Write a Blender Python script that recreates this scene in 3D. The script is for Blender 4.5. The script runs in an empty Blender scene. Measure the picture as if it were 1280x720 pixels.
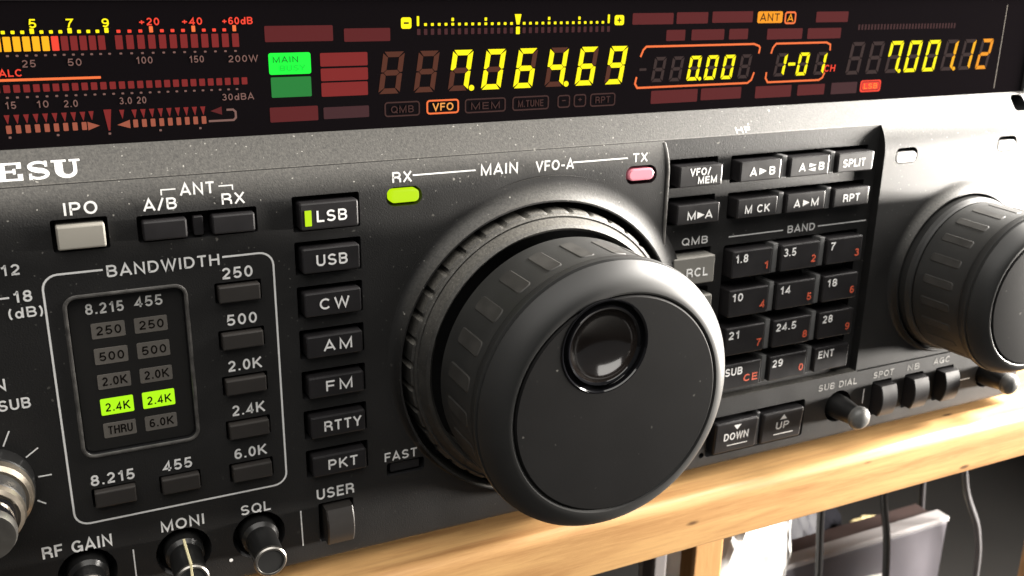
import bpy, bmesh, math, random
from mathutils import Vector, Matrix
random.seed(7)
S = bpy.context.scene
C = S.collection
MM = 0.001
# Panel coordinates used for authoring, in millimetres:
#   u = to the right along the radio's front, v = downwards, z = out of the panel towards the viewer.
def W(u, v, z): return Vector((u * MM, -z * MM, -v * MM))

# ------------------------------------------------------------------ camera
R = [[0.9015177895317262, -0.01573565936426223, -0.4324558522926349],
     [-0.12223969457510987, 0.9493796006165978, -0.2893714412363909],
     [0.4151182147629289, 0.313736773358518, 0.8539590767797638]]
cam = bpy.data.cameras.new('camera'); cam_o = bpy.data.objects.new('camera', cam); C.objects.link(cam_o)
row = [Vector((r[0], r[2], -r[1])) for r in R]
m = Matrix((row[0], -row[1], -row[2])).transposed().to_4x4(); m.translation = W(0, 0, 170)
cam_o.matrix_world = m
cam.sensor_width = 36; cam.lens = 1238.9 / 1280 * 36; cam.clip_start = 0.005; cam.clip_end = 50
cam.dof.use_dof = True; cam.dof.focus_distance = 0.172; cam.dof.aperture_fstop = 50
S.camera = cam_o

# ------------------------------------------------------------------ light
S.view_settings.view_transform = 'Standard'; S.view_settings.look = 'None'
S.view_settings.exposure = 0.0; S.view_settings.gamma = 1.0
w = bpy.data.worlds.new('World'); S.world = w; w.use_nodes = True
w.node_tree.nodes['Background'].inputs[0].default_value = (0.95, 0.97, 1.0, 1)
w.node_tree.nodes['Background'].inputs[1].default_value = 0.10

def area(name, pos, target, sx, sy, power, col):
    l = bpy.data.lights.new(name, 'AREA'); l.shape = 'RECTANGLE'; l.size = sx; l.size_y = sy; l.energy = power; l.color = col
    o = bpy.data.objects.new(name, l); C.objects.link(o); o.location = W(*pos)
    o.rotation_euler = (W(*target) - W(*pos)).to_track_quat('-Z', 'Y').to_euler()
    return o
area('window_light', (600, -180, 6), (140, 70, 0), 0.15, 0.36, 23, (1.0, 0.95, 0.88))
area('low_fill_light', (715, 100, 118), (150, 100, 0), 0.16, 0.07, 25.0, (1.0, 0.94, 0.86))  # added low lamp that brightens the shelf front and the space beneath
area('ceiling_light', (0, -540, 330), (60, 60, 0), 0.9, 0.6, 5.8, (1.0, 0.96, 0.90))

# ------------------------------------------------------------------ materials
def srgb(r, g, b):
    f = lambda c: (c / 255 / 12.92) if c <= 10 else ((c / 255 + 0.055) / 1.055) ** 2.4
    return (f(r), f(g), f(b), 1)
def mat(name, col, rough=0.5, metal=0.0, emit=None, es=1.0, bump=0.0, bscale=4000, var=0.0, vscale=60, dust=0.0, dcell=450, spec=0.5, film=0.0, coat=0.0):
    m = bpy.data.materials.new(name); m.use_nodes = True; nt = m.node_tree; N = nt.nodes; L = nt.links
    b = N['Principled BSDF']; b.inputs['Roughness'].default_value = rough; b.inputs['Metallic'].default_value = metal
    b.inputs['Specular IOR Level'].default_value = spec; b.inputs['Coat Weight'].default_value = coat
    col = tuple(col) if len(col) == 4 else tuple(col) + (1,)
    b.inputs['Base Color'].default_value = col
    if emit:
        b.inputs['Emission Color'].default_value = emit if len(emit) == 4 else tuple(emit) + (1,)
        b.inputs['Emission Strength'].default_value = es
    tc = N.new('ShaderNodeNewGeometry')      # world position: one continuous grain over all parts
    out = None
    if var > 0:
        n = N.new('ShaderNodeTexNoise'); n.inputs['Scale'].default_value = vscale; n.inputs['Detail'].default_value = 6; L.new(tc.outputs['Position'], n.inputs['Vector'])
        r = N.new('ShaderNodeMapRange'); r.inputs['From Min'].default_value = .3; r.inputs['From Max'].default_value = .7
        r.inputs['To Min'].default_value = 1 - var; r.inputs['To Max'].default_value = 1 + var; L.new(n.outputs['Fac'], r.inputs['Value'])
        mx = N.new('ShaderNodeMix'); mx.data_type = 'RGBA'; mx.blend_type = 'MULTIPLY'; mx.inputs[0].default_value = 1
        mx.inputs[6].default_value = col; L.new(r.outputs[0], mx.inputs[7]); out = mx.outputs[2]
        r2 = N.new('ShaderNodeMapRange'); r2.inputs['To Min'].default_value = max(0.03, rough - .08); r2.inputs['To Max'].default_value = rough + .08
        L.new(n.outputs['Fac'], r2.inputs['Value']); L.new(r2.outputs[0], b.inputs['Roughness'])
    def speck(cell, size, keep, colr, src, mask=None):
        v = N.new('ShaderNodeTexVoronoi'); v.inputs['Scale'].default_value = cell
        wv = N.new('ShaderNodeTexNoise'); wv.inputs['Scale'].default_value = cell * 2.2; L.new(tc.outputs['Position'], wv.inputs['Vector'])
        ad = N.new('ShaderNodeVectorMath'); ad.operation = 'MULTIPLY_ADD'; ad.inputs[1].default_value = (.5 / cell,) * 3
        L.new(wv.outputs['Color'], ad.inputs[0]); L.new(tc.outputs['Position'], ad.inputs[2]); L.new(ad.outputs[0], v.inputs['Vector'])
        a = N.new('ShaderNodeMath'); a.operation = 'LESS_THAN'; a.inputs[1].default_value = size; L.new(v.outputs['Distance'], a.inputs[0])
        s = N.new('ShaderNodeSeparateColor'); L.new(v.outputs['Color'], s.inputs[0])
        g = N.new('ShaderNodeMath'); g.operation = 'GREATER_THAN'; g.inputs[1].default_value = keep; L.new(s.outputs[0], g.inputs[0])
        mu = N.new('ShaderNodeMath'); mu.operation = 'MULTIPLY'; L.new(a.outputs[0], mu.inputs[0]); L.new(g.outputs[0], mu.inputs[1])
        mu2 = N.new('ShaderNodeMath'); mu2.operation = 'MULTIPLY'; L.new(mu.outputs[0], mu2.inputs[0]); L.new(s.outputs[1], mu2.inputs[1])
        f = mu2.outputs[0]
        if mask is not None:
            m3 = N.new('ShaderNodeMath'); m3.operation = 'MULTIPLY'; L.new(f, m3.inputs[0]); L.new(mask, m3.inputs[1]); f = m3.outputs[0]
        mx = N.new('ShaderNodeMix'); mx.data_type = 'RGBA'; mx.inputs[7].default_value = colr; L.new(f, mx.inputs[0])
        if src: L.new(src, mx.inputs[6])
        else: mx.inputs[6].default_value = col
        return mx.outputs[2]
    if dust > 0:
        # lint sits where the panel faces up and on its upper part
        sx = N.new('ShaderNodeSeparateXYZ'); L.new(tc.outputs['Position'], sx.inputs[0])
        mk = N.new('ShaderNodeMapRange'); mk.inputs['From Min'].default_value = -0.085; mk.inputs['From Max'].default_value = -0.032
        mk.inputs['To Min'].default_value = 0.12; mk.inputs['To Max'].default_value = 1.0; L.new(sx.outputs[2], mk.inputs['Value'])
        out = speck(dcell, 0.11, 1 - dust, (.55, .53, .48, 1), out, mk.outputs[0])
        out = speck(dcell * 2.6, 0.17, 1 - dust * 1.2, (.35, .34, .31, 1), out, mk.outputs[0])
    if film > 0:                                # dusty film on upward faces
        nz = N.new('ShaderNodeSeparateXYZ'); L.new(tc.outputs['Normal'], nz.inputs[0])
        n = N.new('ShaderNodeTexNoise'); n.inputs['Scale'].default_value = 2200; n.inputs['Detail'].default_value = 4; n.inputs['Roughness'].default_value = .4; L.new(tc.outputs['Position'], n.inputs['Vector'])
        q = N.new('ShaderNodeMapRange'); q.inputs['From Min'].default_value = .15; q.inputs['From Max'].default_value = .75; q.inputs['To Max'].default_value = film; L.new(nz.outputs[2], q.inputs['Value'])
        k = N.new('ShaderNodeMath'); k.operation = 'MULTIPLY'; L.new(q.outputs[0], k.inputs[0]); L.new(n.outputs['Fac'], k.inputs[1])
        mx = N.new('ShaderNodeMix'); mx.data_type = 'RGBA'; mx.inputs[7].default_value = (.36, .34, .30, 1); L.new(k.outputs[0], mx.inputs[0])
        if out: L.new(out, mx.inputs[6])
        else: mx.inputs[6].default_value = col
        out = mx.outputs[2]
    if out: L.new(out, b.inputs['Base Color'])
    if bump > 0:
        n = N.new('ShaderNodeTexNoise'); n.inputs['Scale'].default_value = bscale; n.inputs['Detail'].default_value = 3; L.new(tc.outputs['Position'], n.inputs['Vector'])
        bp = N.new('ShaderNodeBump'); bp.inputs['Strength'].default_value = bump; bp.inputs['Distance'].default_value = 0.0001
        L.new(n.outputs['Fac'], bp.inputs['Height']); L.new(bp.outputs[0], b.inputs['Normal'])
    return m
def lamp(name, rgb, k=1.0):
    return mat(name, (.012, .01, .01), .04, emit=srgb(*rgb), es=k, spec=.15)

PANEL = mat('charcoal_panel_paint', (.0150, .0147, .0146), .47, spec=.42, bump=.45, bscale=3500, var=.12, vscale=90, dust=.16, film=.42)
EDGE = mat('edge_highlight_paint', (.075, .072, .068), .32, var=.4, vscale=500)  # paler than the panel: window highlight on the lips put into the colour
WELL = mat('black_recess', (.008, .008, .009), .6)
KEY = mat('black_key_plastic', (.016, .015, .016), .36, bump=.06, bscale=5000, var=.12, vscale=200)
KEYG = mat('grey_key_plastic', (.17, .165, .15), .45, bump=.06, var=.05)
BWKEY = mat('dark_brown_key_plastic', (.030, .027, .025), .40, var=.08)
POST = mat('grey_divider_plastic', (.11, .11, .11), .5)
PALE = mat('pale_button_plastic', (.30, .285, .25), .45, var=.05)
INK = mat('white_print', (.80, .80, .79), .55)
INKW = mat('worn_white_print', (.22, .215, .205), .6, var=.6, vscale=900)
INKR = mat('red_print', (.62, .10, .045), .55)
DARKINK = mat('dark_print', (.012, .01, .009), .8, spec=0)
RUBBER = mat('grey_rubber_grip', (.032, .032, .031), .52, bump=.15, bscale=3000, var=.15, vscale=120)
RUBBER2 = mat('worn_rubber_notch', (.046, .044, .041), .55, var=.25, vscale=300)
KNOB = mat('satin_black_knob', (.024, .024, .0235), .47, spec=.42, bump=.04, var=.10, vscale=80)
BOWL = mat('bowl_reflection_brown', (.016, .012, .010), .17, spec=1.0, coat=.6)  # brown tint stands in for room reflections in the black bowl
DISC = mat('matt_black_disc', (.008, .0077, .0078), .62, spec=.10, bump=.12, bscale=4500, var=.08, vscale=120, dust=.10, dcell=300)
GLOSS = mat('gloss_black_plastic', (.006, .006, .007), .08, spec=.6)
JOG = mat('dusty_ring_rubber', (.030, .029, .027), .55, bump=.5, bscale=2200, var=.3, vscale=400, dust=.95, dcell=1300, film=.60)
CHROME = mat('worn_chrome', (.36, .345, .32), .38, metal=1.0, var=.15, vscale=300)
BRASS = mat('dull_champagne_metal', (.50, .44, .36), .36, metal=1.0, var=.1, vscale=200)
SHAFT = mat('black_knob_shaft', (.012, .012, .012), .3)
GLASS = mat('dark_display_glass', (.004, .0030, .0036), .03, spec=.16)
CHIP = mat('smoked_filter_legend', (.135, .124, .11), .5)
LIME = lamp('lime_lamp', (196, 238, 20), 1.0)
LIMEC = lamp('lime_backlit_legend', (176, 242, 24), 1.1)
PINK = mat('pink_lamp_lens', (.72, .26, .32), .25, emit=(.35, .06, .09), es=.25)  # unlit lens; weak emission stands in for light falling on it
CLEAR = mat('white_lamp_lens', (.88, .87, .84), .3)
Y = lamp('yellow_segment', (255, 238, 0), 1.25)
AM = lamp('amber_segment', (255, 160, 24), 1.0)
YO = lamp('warm_yellow_segment', (255, 178, 14), 1.15)
OR = lamp('orange_outline', (255, 120, 60), 1.0)
RD = lamp('red_segment', (255, 70, 48), 1.0)
DIMR = lamp('dim_red_filter', (90, 19, 22), 1.0)
MIDR = lamp('red_filter', (128, 29, 28), 1.0)
DIMB = lamp('dim_brown_segment', (82, 39, 22), 1.0)
DIMK = lamp('faint_segment', (50, 36, 34), 1.0)
SALM = lamp('salmon_segment', (160, 84, 62), 1.0)
GREYD = lamp('grey_dot', (125, 92, 84), 1.0)
GR = lamp('green_legend', (12, 255, 60), 1.1)
GR2 = lamp('dim_green_legend', (24, 128, 52), 1.0)

# ------------------------------------------------------------------ building tools
loc = {}
def link(name, verts, faces, mat_s, parent=None, fm=None, smooth=False, uvz=True):
    """verts in panel mm. The object's origin sits at the middle of its box."""
    P = [W(*p) for p in verts] if uvz else [Vector(p) for p in verts]
    lo = Vector([min(p[i] for p in P) for i in range(3)]); hi = Vector([max(p[i] for p in P) for i in range(3)])
    c = (lo + hi) / 2
    me = bpy.data.meshes.new(name); me.from_pydata([p - c for p in P], [], faces)
    for mm in (mat_s if isinstance(mat_s, (list, tuple)) else [mat_s]): me.materials.append(mm)
    if fm:
        for i, k in enumerate(fm): me.polygons[i].material_index = k
    bm = bmesh.new(); bm.from_mesh(me); bmesh.ops.recalc_face_normals(bm, faces=bm.faces); bm.to_mesh(me); bm.free()
    if smooth:
        me.polygons.foreach_set('use_smooth', [True] * len(me.polygons)); me.set_sharp_from_angle(angle=math.radians(20))
    o = bpy.data.objects.new(name, me); C.objects.link(o)
    if parent: o.parent = parent; o.location = c - loc[parent.name]
    else: o.location = c
    loc[o.name] = c
    return o
def thing(name, base, label, cat, group=None):
    o = bpy.data.objects.new(name, None); C.objects.link(o); o.location = W(*base); o.empty_display_size = .01
    loc[o.name] = W(*base); tag(o, label, cat, group); return o
def tag(o, label, cat, group=None):
    o['label'] = label; o['category'] = cat
    if group: o['group'] = group
class MB:
    def __init__(s): s.v = []; s.f = []; s.m = []
    def add(s, vs, fs, k=0):
        b = len(s.v); s.v += vs; s.f += [[i + b for i in f] for f in fs]; s.m += [k] * len(fs)
    def build(s, name, mats, parent=None, smooth=False): return link(name, s.v, s.f, mats, parent, s.m, smooth)
def outline(u0, u1, v0, v1, r, n=5):
    r = min(r, (u1 - u0) / 2 - 1e-4, (v1 - v0) / 2 - 1e-4); pts = []
    if r <= 0.001: return [(u0, v0), (u1, v0), (u1, v1), (u0, v1)]
    for cu, cv, a in ((u1 - r, v0 + r, -90), (u1 - r, v1 - r, 0), (u0 + r, v1 - r, 90), (u0 + r, v0 + r, 180)):
        for i in range(n + 1):
            t = math.radians(a + 90 * i / n); pts.append((cu + r * math.cos(t), cv + r * math.sin(t)))
    return pts
def rbox(mb, u0, u1, v0, v1, z0, z1, r=.4, bev=.3, k=0, tilt=0, crown=0):
    """rounded-corner block with a rounded front edge; tilt raises the top edge's z, crown bulges the face"""
    rings = []
    for ins, z in ((0, z0), (0, z1 - bev), (bev * .3, z1 - bev * .3), (bev, z1)):
        o = outline(u0 + ins, u1 - ins, v0 + ins, v1 - ins, max(r - ins, .05))
        rings.append([(u, v, z + (tilt * ((v1 - v) / (v1 - v0) - .5) if z > z0 else 0)) for u, v in o])
    n = len(rings[0]); vs = [p for q in rings for p in q]
    fs = [[a * n + i, a * n + (i + 1) % n, (a + 1) * n + (i + 1) % n, (a + 1) * n + i] for a in range(3) for i in range(n)]
    fs.append(list(range(3 * n, 4 * n))); fs.append(list(range(n))[::-1])
    mb.add(vs, fs, k)
def flat(mb, pts, z0, z1, k=0):
    n = len(pts); vs = [(u, v, z0) for u, v in pts] + [(u, v, z1) for u, v in pts]
    mb.add(vs, [list(range(n, 2 * n)), list(range(n))[::-1]] + [[i, (i + 1) % n, n + (i + 1) % n, n + i] for i in range(n)], k)
def stroke(mb, pts, wd, z0, z1, k=0, closed=False):
    """a printed line of even width along pts"""
    n = len(pts); L = []; Rr = []
    for i in range(n):
        a = Vector(pts[i - 1]) if (i > 0 or closed) else None; b = Vector(pts[i]); c = Vector(pts[(i + 1) % n]) if (i < n - 1 or closed) else None
        d1 = (b - a).normalized() if a is not None else (c - b).normalized(); d2 = (c - b).normalized() if c is not None else d1
        t = (d1 + d2).normalized(); nn = Vector((-t.y, t.x)); s = wd / 2 / max(.5, nn.dot(Vector((-d1.y, d1.x))))
        L.append(tuple(b + nn * s)); Rr.append(tuple(b - nn * s))
    for i in range(n if closed else n - 1):
        j = (i + 1) % n; flat(mb, [L[i], L[j], Rr[j], Rr[i]], z0, z1, k)
def lathe(mb, prof, uc, vc, n=96, k=0, ks=None, a0=0, caps=True):
    vs = []; fs = []; M = len(prof)
    for i in range(n):
        a = a0 + 2 * math.pi * i / n
        for (r, z) in prof: vs.append((uc + r * math.cos(a), vc - r * math.sin(a), z))
    b = len(mb.v); mb.v += vs
    for i in range(n):
        j = (i + 1) % n
        for q in range(M - 1):
            mb.f.append([b + i * M + q, b + j * M + q, b + j * M + q + 1, b + i * M + q + 1]); mb.m.append(ks[q] if ks else k)
    for e in (0, M - 1):
        if caps and prof[e][0] > 1e-6: mb.f.append([b + i * M + e for i in range(n)]); mb.m.append(ks[min(e, M - 2)] if ks else k)
    return mb
# lettering: a plain grotesque drawn as even strokes (cap height 1), set as thin raised print
def _arc(cx, cy, rx, ry, a0, a1, n=10): return [(cx + rx * math.cos(math.radians(a0 + (a1 - a0) * i / n)), cy + ry * math.sin(math.radians(a0 + (a1 - a0) * i / n))) for i in range(n + 1)]
def _ell(cx, cy, rx, ry): return _arc(cx, cy, rx, ry, 0, 342, 19) + ['c']
FONT = {
 'A': (.74, [[(.03, 0), (.37, .97), (.71, 0)], [(.15, .29), (.59, .29)]]),
 'B': (.68, [[(.08, .07), (.08, .93), (.36, .93)] + _arc(.38, .725, .2, .205, 90, -90) + [(.08, .52)], [(.36, .52)] + _arc(.38, .295, .23, .225, 90, -90) + [(.08, .07)]]),
 'C': (.74, [_arc(.39, .5, .32, .43, 42, 318, 18)]),
 'D': (.72, [[(.08, .07), (.08, .93), (.3, .93)] + _arc(.32, .5, .33, .43, 90, -90, 14) + [(.05, .07)]]),
 'E': (.62, [[(.6, .93), (.08, .93), (.08, .07), (.61, .07)], [(.08, .51), (.56, .51)]]),
 'F': (.58, [[(.57, .93), (.08, .93), (.08, 0)], [(.08, .5), (.52, .5)]]),
 'G': (.78, [_arc(.39, .5, .32, .43, 42, 325, 18), [(.43, .45), (.71, .45), (.71, .02)]]),
 'H': (.72, [[(.08, 0), (.08, 1)], [(.64, 0), (.64, 1)], [(.08, .52), (.64, .52)]]),
 'I': (.18, [[(.09, 0), (.09, 1)]]),
 'K': (.7, [[(.08, 0), (.08, 1)], [(.64, 1), (.1, .4)], [(.26, .56), (.67, 0)]]),
 'L': (.56, [[(.08, 1), (.08, .07), (.56, .07)]]),
 'M': (.86, [[(.08, 0), (.08, .96), (.43, .08), (.78, .96), (.78, 0)]]),
 'N': (.72, [[(.08, 0), (.08, .95), (.64, .05), (.64, 1)]]),
 'O': (.8, [_ell(.4, .5, .33, .43)]),
 'P': (.66, [[(.08, 0), (.08, .93), (.36, .93)] + _arc(.37, .695, .22, .235, 90, -90) + [(.08, .46)]]),
 'Q': (.8, [_ell(.4, .5, .33, .43), [(.46, .26), (.76, .0)]]),
 'R': (.7, [[(.08, 0), (.08, .93), (.36, .93)] + _arc(.38, .71, .22, .22, 90, -90) + [(.08, .49)], [(.38, .49), (.62, .34), (.64, 0)]]),
 'S': (.68, [_arc(.34, .715, .25, .215, 22, 250, 14) + _arc(.33, .285, .27, .215, 75, -160, 14)]),
 'T': (.64, [[(.02, .93), (.62, .93)], [(.32, .93), (.32, 0)]]),
 'U': (.7, [[(.08, 1), (.08, .35)] + _arc(.35, .34, .27, .27, 180, 360) + [(.62, 1)]]),
 'V': (.7, [[(.03, 1), (.35, .05), (.67, 1)]]),
 'W': (.98, [[(.03, 1), (.26, .05), (.49, .93), (.72, .05), (.95, 1)]]),
 'X': (.68, [[(.04, 0), (.62, 1)], [(.05, 1), (.64, 0)]]),
 'Y': (.68, [[(.03, 1), (.34, .45), (.65, 1)], [(.34, .47), (.34, 0)]]),
 '0': (.56, [_ell(.28, .5, .21, .43)]),
 '1': (.44, [[(.07, .73), (.2, .77), (.29, .93), (.3, .93), (.3, 0)]]),
 '2': (.56, [_arc(.28, .68, .2, .25, 165, -30, 12) + [(.09, .13), (.09, .07), (.52, .07)]]),
 '3': (.56, [_arc(.27, .715, .18, .215, 155, -75, 12), [(.24, .52)] + _arc(.27, .29, .22, .22, 85, -160, 14)]),
 '4': (.58, [[(.4, 0), (.4, .9), (.05, .26), (.56, .26)]]),
 '5': (.56, [[(.5, .93), (.14, .93), (.09, .49)] + _arc(.27, .32, .22, .25, 125, -155, 14)]),
 '6': (.56, [_ell(.28, .315, .21, .245), _arc(.31, .5, .24, .43, 50, 180, 10) + [(.07, .33)]]),
 '7': (.54, [[(.04, .93), (.49, .93), (.27, .45), (.18, 0)]]),
 '8': (.56, [_ell(.28, .725, .185, .205), _ell(.28, .29, .215, .22)]),
 '9': (.56, [_ell(.28, .685, .21, .245), _arc(.25, .5, .24, .43, 230, 360, 10) + [(.49, .67)]]),
 '.': (.2, [[(.1, 0), (.1, .16)]]), '/': (.4, [[(.03, -.03), (.37, 1.03)]]), '-': (.4, [[(.03, .4), (.37, .4)]]), '+': (.6, [[(.05, .42), (.55, .42)], [(.3, .17), (.3, .67)]]),
 '(': (.3, [_arc(.42, .45, .3, .62, 125, 235)]), ')': (.3, [_arc(-.12, .45, .3, .62, 55, -55)]), ' ': (.3, []),
 'd': (.6, [_ell(.27, .33, .19, .28), [(.52, 0), (.52, 1)]]),
}
def strip(pts, wd):
    closed = pts[-1] == 'c'
    if closed: pts = pts[:-1]
    n = len(pts); Lf = []; Rt = []
    for i in range(n):
        b = Vector(pts[i]); a = Vector(pts[i - 1]) if (i or closed) else None; c = Vector(pts[(i + 1) % n]) if (i < n - 1 or closed) else None
        d1 = (b - a).normalized() if a is not None else (c - b).normalized(); d2 = (c - b).normalized() if c is not None else d1
        t = d1 + d2; t = t.normalized() if t.length > 1e-4 else d1; nn = Vector((-t.y, t.x)); k = wd / 2 / max(.42, nn.dot(Vector((-d1.y, d1.x))))
        Lf.append(b + nn * k); Rt.append(b - nn * k)
    return Lf, Rt, closed
def text(mb, body, u0, u1, v, cap, z=0, k=0, bold=.022, space=1.0, mapf=None, shear=0, th=.04):
    """body set from u0 to u1 on the baseline v with capitals cap high, th thick over depth z"""
    wd = cap * (.145 + bold); gap = .17 * space + (.05 if space > 1.1 else 0)
    x = 0; items = []
    for ch in body:
        aw, st_ = FONT[ch]; items.append((x, st_)); x += aw + gap
    tot = x - gap; lo = 0; sx = (u1 - u0) / tot; q = 0
    for x0, st_ in items:
        for pl in st_:
            pts = [p if p == 'c' else ((x0 + p[0]) * sx, p[1] * cap) for p in pl]
            clean = [pts[0]]
            for p in pts[1:]:
                if p == 'c' or (abs(p[0] - clean[-1][0]) + abs(p[1] - clean[-1][1])) > 1e-4: clean.append(p)
            Lf, Rt, cl = strip(clean, wd); n = len(Lf); d1 = th + .0025 * (q % 3); q += 1; out = []
            for d in (-.005, d1):
                for P in (Lf, Rt):
                    for p in P:
                        s = u0 + p.x + shear * p.y; t = p.y; out.append(mapf(s, t, d) if mapf else (s, v - t, z + d))
            fs = []
            for i in range(n if cl else n - 1):
                j = (i + 1) % n; fs += [[2 * n + i, 2 * n + j, 3 * n + j, 3 * n + i], [i, j, 2 * n + j, 2 * n + i], [n + i, n + j, 3 * n + j, 3 * n + i]]
            if not cl: fs += [[0, n, 3 * n, 2 * n], [n - 1, 2 * n - 1, 4 * n - 1, 3 * n - 1]]
            mb.add(out, fs, k)
def legend(body, u0, u1, v, cap, z=0, ink=None, parent=None, name='lettering', **kw):
    mb = MB(); text(mb, body, u0, u1, v, cap, z, **kw); return mb.build(name, ink or INK, parent)

# ------------------------------------------------------------------ setting
link('floor', [(-2500, 430, 1500), (2500, 430, 1500), (2500, 430, -520), (-2500, 430, -520)], [[0, 1, 2, 3]], mat('dark_floor', (.012, .011, .010), .8, var=.2, vscale=8))['kind'] = 'structure'
link('wall', [(-2500, -200, -520), (2500, -200, -520), (2500, 430, -520), (-2500, 430, -520)], [[0, 1, 2, 3]], mat('dark_wall', (.003, .0028, .003), 1.0, spec=.05, var=.2, vscale=12))['kind'] = 'structure'

# ------------------------------------------------------------------ the shelf board
def wood(name, c1, c2, rough=.42, axis=(1, 14, 14)):
    m = bpy.data.materials.new(name); m.use_nodes = True; N = m.node_tree.nodes; L = m.node_tree.links; b = N['Principled BSDF']
    g = N.new('ShaderNodeNewGeometry'); mp = N.new('ShaderNodeMapping'); mp.inputs['Scale'].default_value = axis; L.new(g.outputs['Position'], mp.inputs['Vector'])
    n = N.new('ShaderNodeTexNoise'); n.inputs['Scale'].default_value = 9; n.inputs['Detail'].default_value = 8; n.inputs['Distortion'].default_value = 1.2; L.new(mp.outputs[0], n.inputs['Vector'])
    wv = N.new('ShaderNodeTexNoise'); wv.inputs['Scale'].default_value = 70; wv.inputs['Detail'].default_value = 8; wv.inputs['Roughness'].default_value = .7; wv.inputs['Distortion'].default_value = .6; L.new(mp.outputs[0], wv.inputs['Vector'])
    ad = N.new('ShaderNodeMath'); ad.operation = 'MULTIPLY_ADD'; ad.inputs[1].default_value = .60; L.new(wv.outputs['Fac'], ad.inputs[0]); L.new(n.outputs['Fac'], ad.inputs[2])
    cr = N.new('ShaderNodeValToRGB'); cr.color_ramp.elements[0].position = .62; cr.color_ramp.elements[0].color = c1; cr.color_ramp.elements[1].position = .98; cr.color_ramp.elements[1].color = c2; L.new(ad.outputs[0], cr.inputs[0])
    # small knots and dents
    v = N.new('ShaderNodeTexVoronoi'); v.inputs['Scale'].default_value = 110; mp2 = N.new('ShaderNodeMapping'); mp2.inputs['Scale'].default_value = (.5, 1.6, 1.6); L.new(g.outputs['Position'], mp2.inputs['Vector']); L.new(mp2.outputs[0], v.inputs['Vector'])
    lt = N.new('ShaderNodeMapRange'); lt.inputs['From Min'].default_value = .06; lt.inputs['From Max'].default_value = .13; lt.inputs['To Min'].default_value = 1; lt.inputs['To Max'].default_value = 0; L.new(v.outputs['Distance'], lt.inputs['Value'])
    sc = N.new('ShaderNodeSeparateColor'); L.new(v.outputs['Color'], sc.inputs[0]); gt = N.new('ShaderNodeMath'); gt.operation = 'GREATER_THAN'; gt.inputs[1].default_value = .78; L.new(sc.outputs[0], gt.inputs[0])
    mu = N.new('ShaderNodeMath'); mu.operation = 'MULTIPLY'; L.new(lt.outputs[0], mu.inputs[0]); L.new(gt.outputs[0], mu.inputs[1])
    mx = N.new('ShaderNodeMix'); mx.data_type = 'RGBA'; mx.inputs[7].default_value = tuple(x * .35 for x in c1[:3]) + (1,); L.new(mu.outputs[0], mx.inputs[0]); L.new(cr.outputs[0], mx.inputs[6]); L.new(mx.outputs[2], b.inputs['Base Color'])
    bp = N.new('ShaderNodeBump'); bp.inputs['Strength'].default_value = .3; bp.inputs['Distance'].default_value = .0003; L.new(ad.outputs[0], bp.inputs['Height']); L.new(bp.outputs[0], b.inputs['Normal'])
    b.inputs['Roughness'].default_value = rough; return m
PINE = wood('varnished_pine', (.43, .215, .08, 1), (.67, .40, .165, 1))
PINEV = wood('pine_upright', (.50, .26, .10, 1), (.64, .36, .15, 1), axis=(14, 14, 1))
SV = 117.0; SZ = 7.0; SB = 130.9
mb = MB(); prof = [(SV, -420)]
for i in range(9):
    a = math.radians(90 - 90 * i / 8); prof.append((SV + 2.6 - 2.6 * math.sin(a), SZ - 2.6 + 2.6 * math.cos(a)))
for i in range(5):
    a = math.radians(-90 * i / 4); prof.append((SB - 1 - math.sin(a) * 1, SZ - 1 + math.cos(a)))
prof += [(SB, -420)]
n = len(prof); vs = [(u, v, z) for u in (-420, 720) for v, z in prof]
mb.add(vs, [[i, (i + 1) % n, n + (i + 1) % n, n + i] for i in range(n)] + [list(range(n)), list(range(n, 2 * n))])
shelf = mb.build('wooden_shelf', PINE, smooth=True); tag(shelf, 'varnished pine shelf board with rounded front edge carrying the black radio', 'shelf')

def upright(u0, u1, z0, z1, label, m=None, name='wooden_post', cat='post', group=None):
    mb = MB(); pr = outline(u0, u1, z0, z1, 1.2); nn = len(pr)
    mb.add([(a, SB + .1, b) for a, b in pr] + [(a, 430, b) for a, b in pr], [[i, (i + 1) % nn, nn + (i + 1) % nn, nn + i] for i in range(nn)] + [list(range(nn)), list(range(nn, 2 * nn))])
    o = mb.build(name, m or PINEV); tag(o, label, cat, group); return o
upright(165, 176.5, -47, -40, 'pale pine post under the shelf in front of the white bag')
upright(381, 412, -80, -50, 'pine post under the shelf past the pale hanging cable')
upright(174, 180, -80, -73, 'slim grey metal leg under the shelf beside the pine post', mat('grey_leg_paint', (.16, .15, .15), .5), 'metal_leg', 'leg')

# crumpled white bag on the floor behind the post
def blob(name, cu, cv, cz, ru, rv, rz, m, amp, seed, sub=5, low=1):
    from mathutils import noise
    bm = bmesh.new(); bmesh.ops.create_icosphere(bm, subdivisions=sub, radius=1); off = Vector((seed * 3.1, seed, -seed))
    vs = []
    for p in bm.verts:
        d = p.co.normalized(); k = 1 + amp * (noise.noise(d * 1.7 + off) + .55 * abs(noise.noise(d * 4 + off)) + .25 * abs(noise.noise(d * 9 + off)))
        vs.append((cu + d.x * ru * k, min(cv - d.z * rv * k * (low if d.z < 0 else 1), 430), cz - d.y * rz * k))
    fs = [[q.index for q in f.verts] for f in bm.faces]; bm.free()
    return link(name, vs, fs, m, smooth=True)
o = blob('plastic_bag', 242, 246, -125, 31, 52, 26, mat('white_plastic_film', (.74, .74, .73), .6, var=.04, vscale=60), .17, 3.3, low=4.5)
tag(o, 'crumpled white plastic bag bulging out beside the pine post', 'bag')
o = blob('dark_pouch', 352, 385, -205, 46, 95, 40, mat('dark_navy_cloth', (.012, .012, .018), .7, bump=.3, bscale=900), .2, 8.1)
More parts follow.
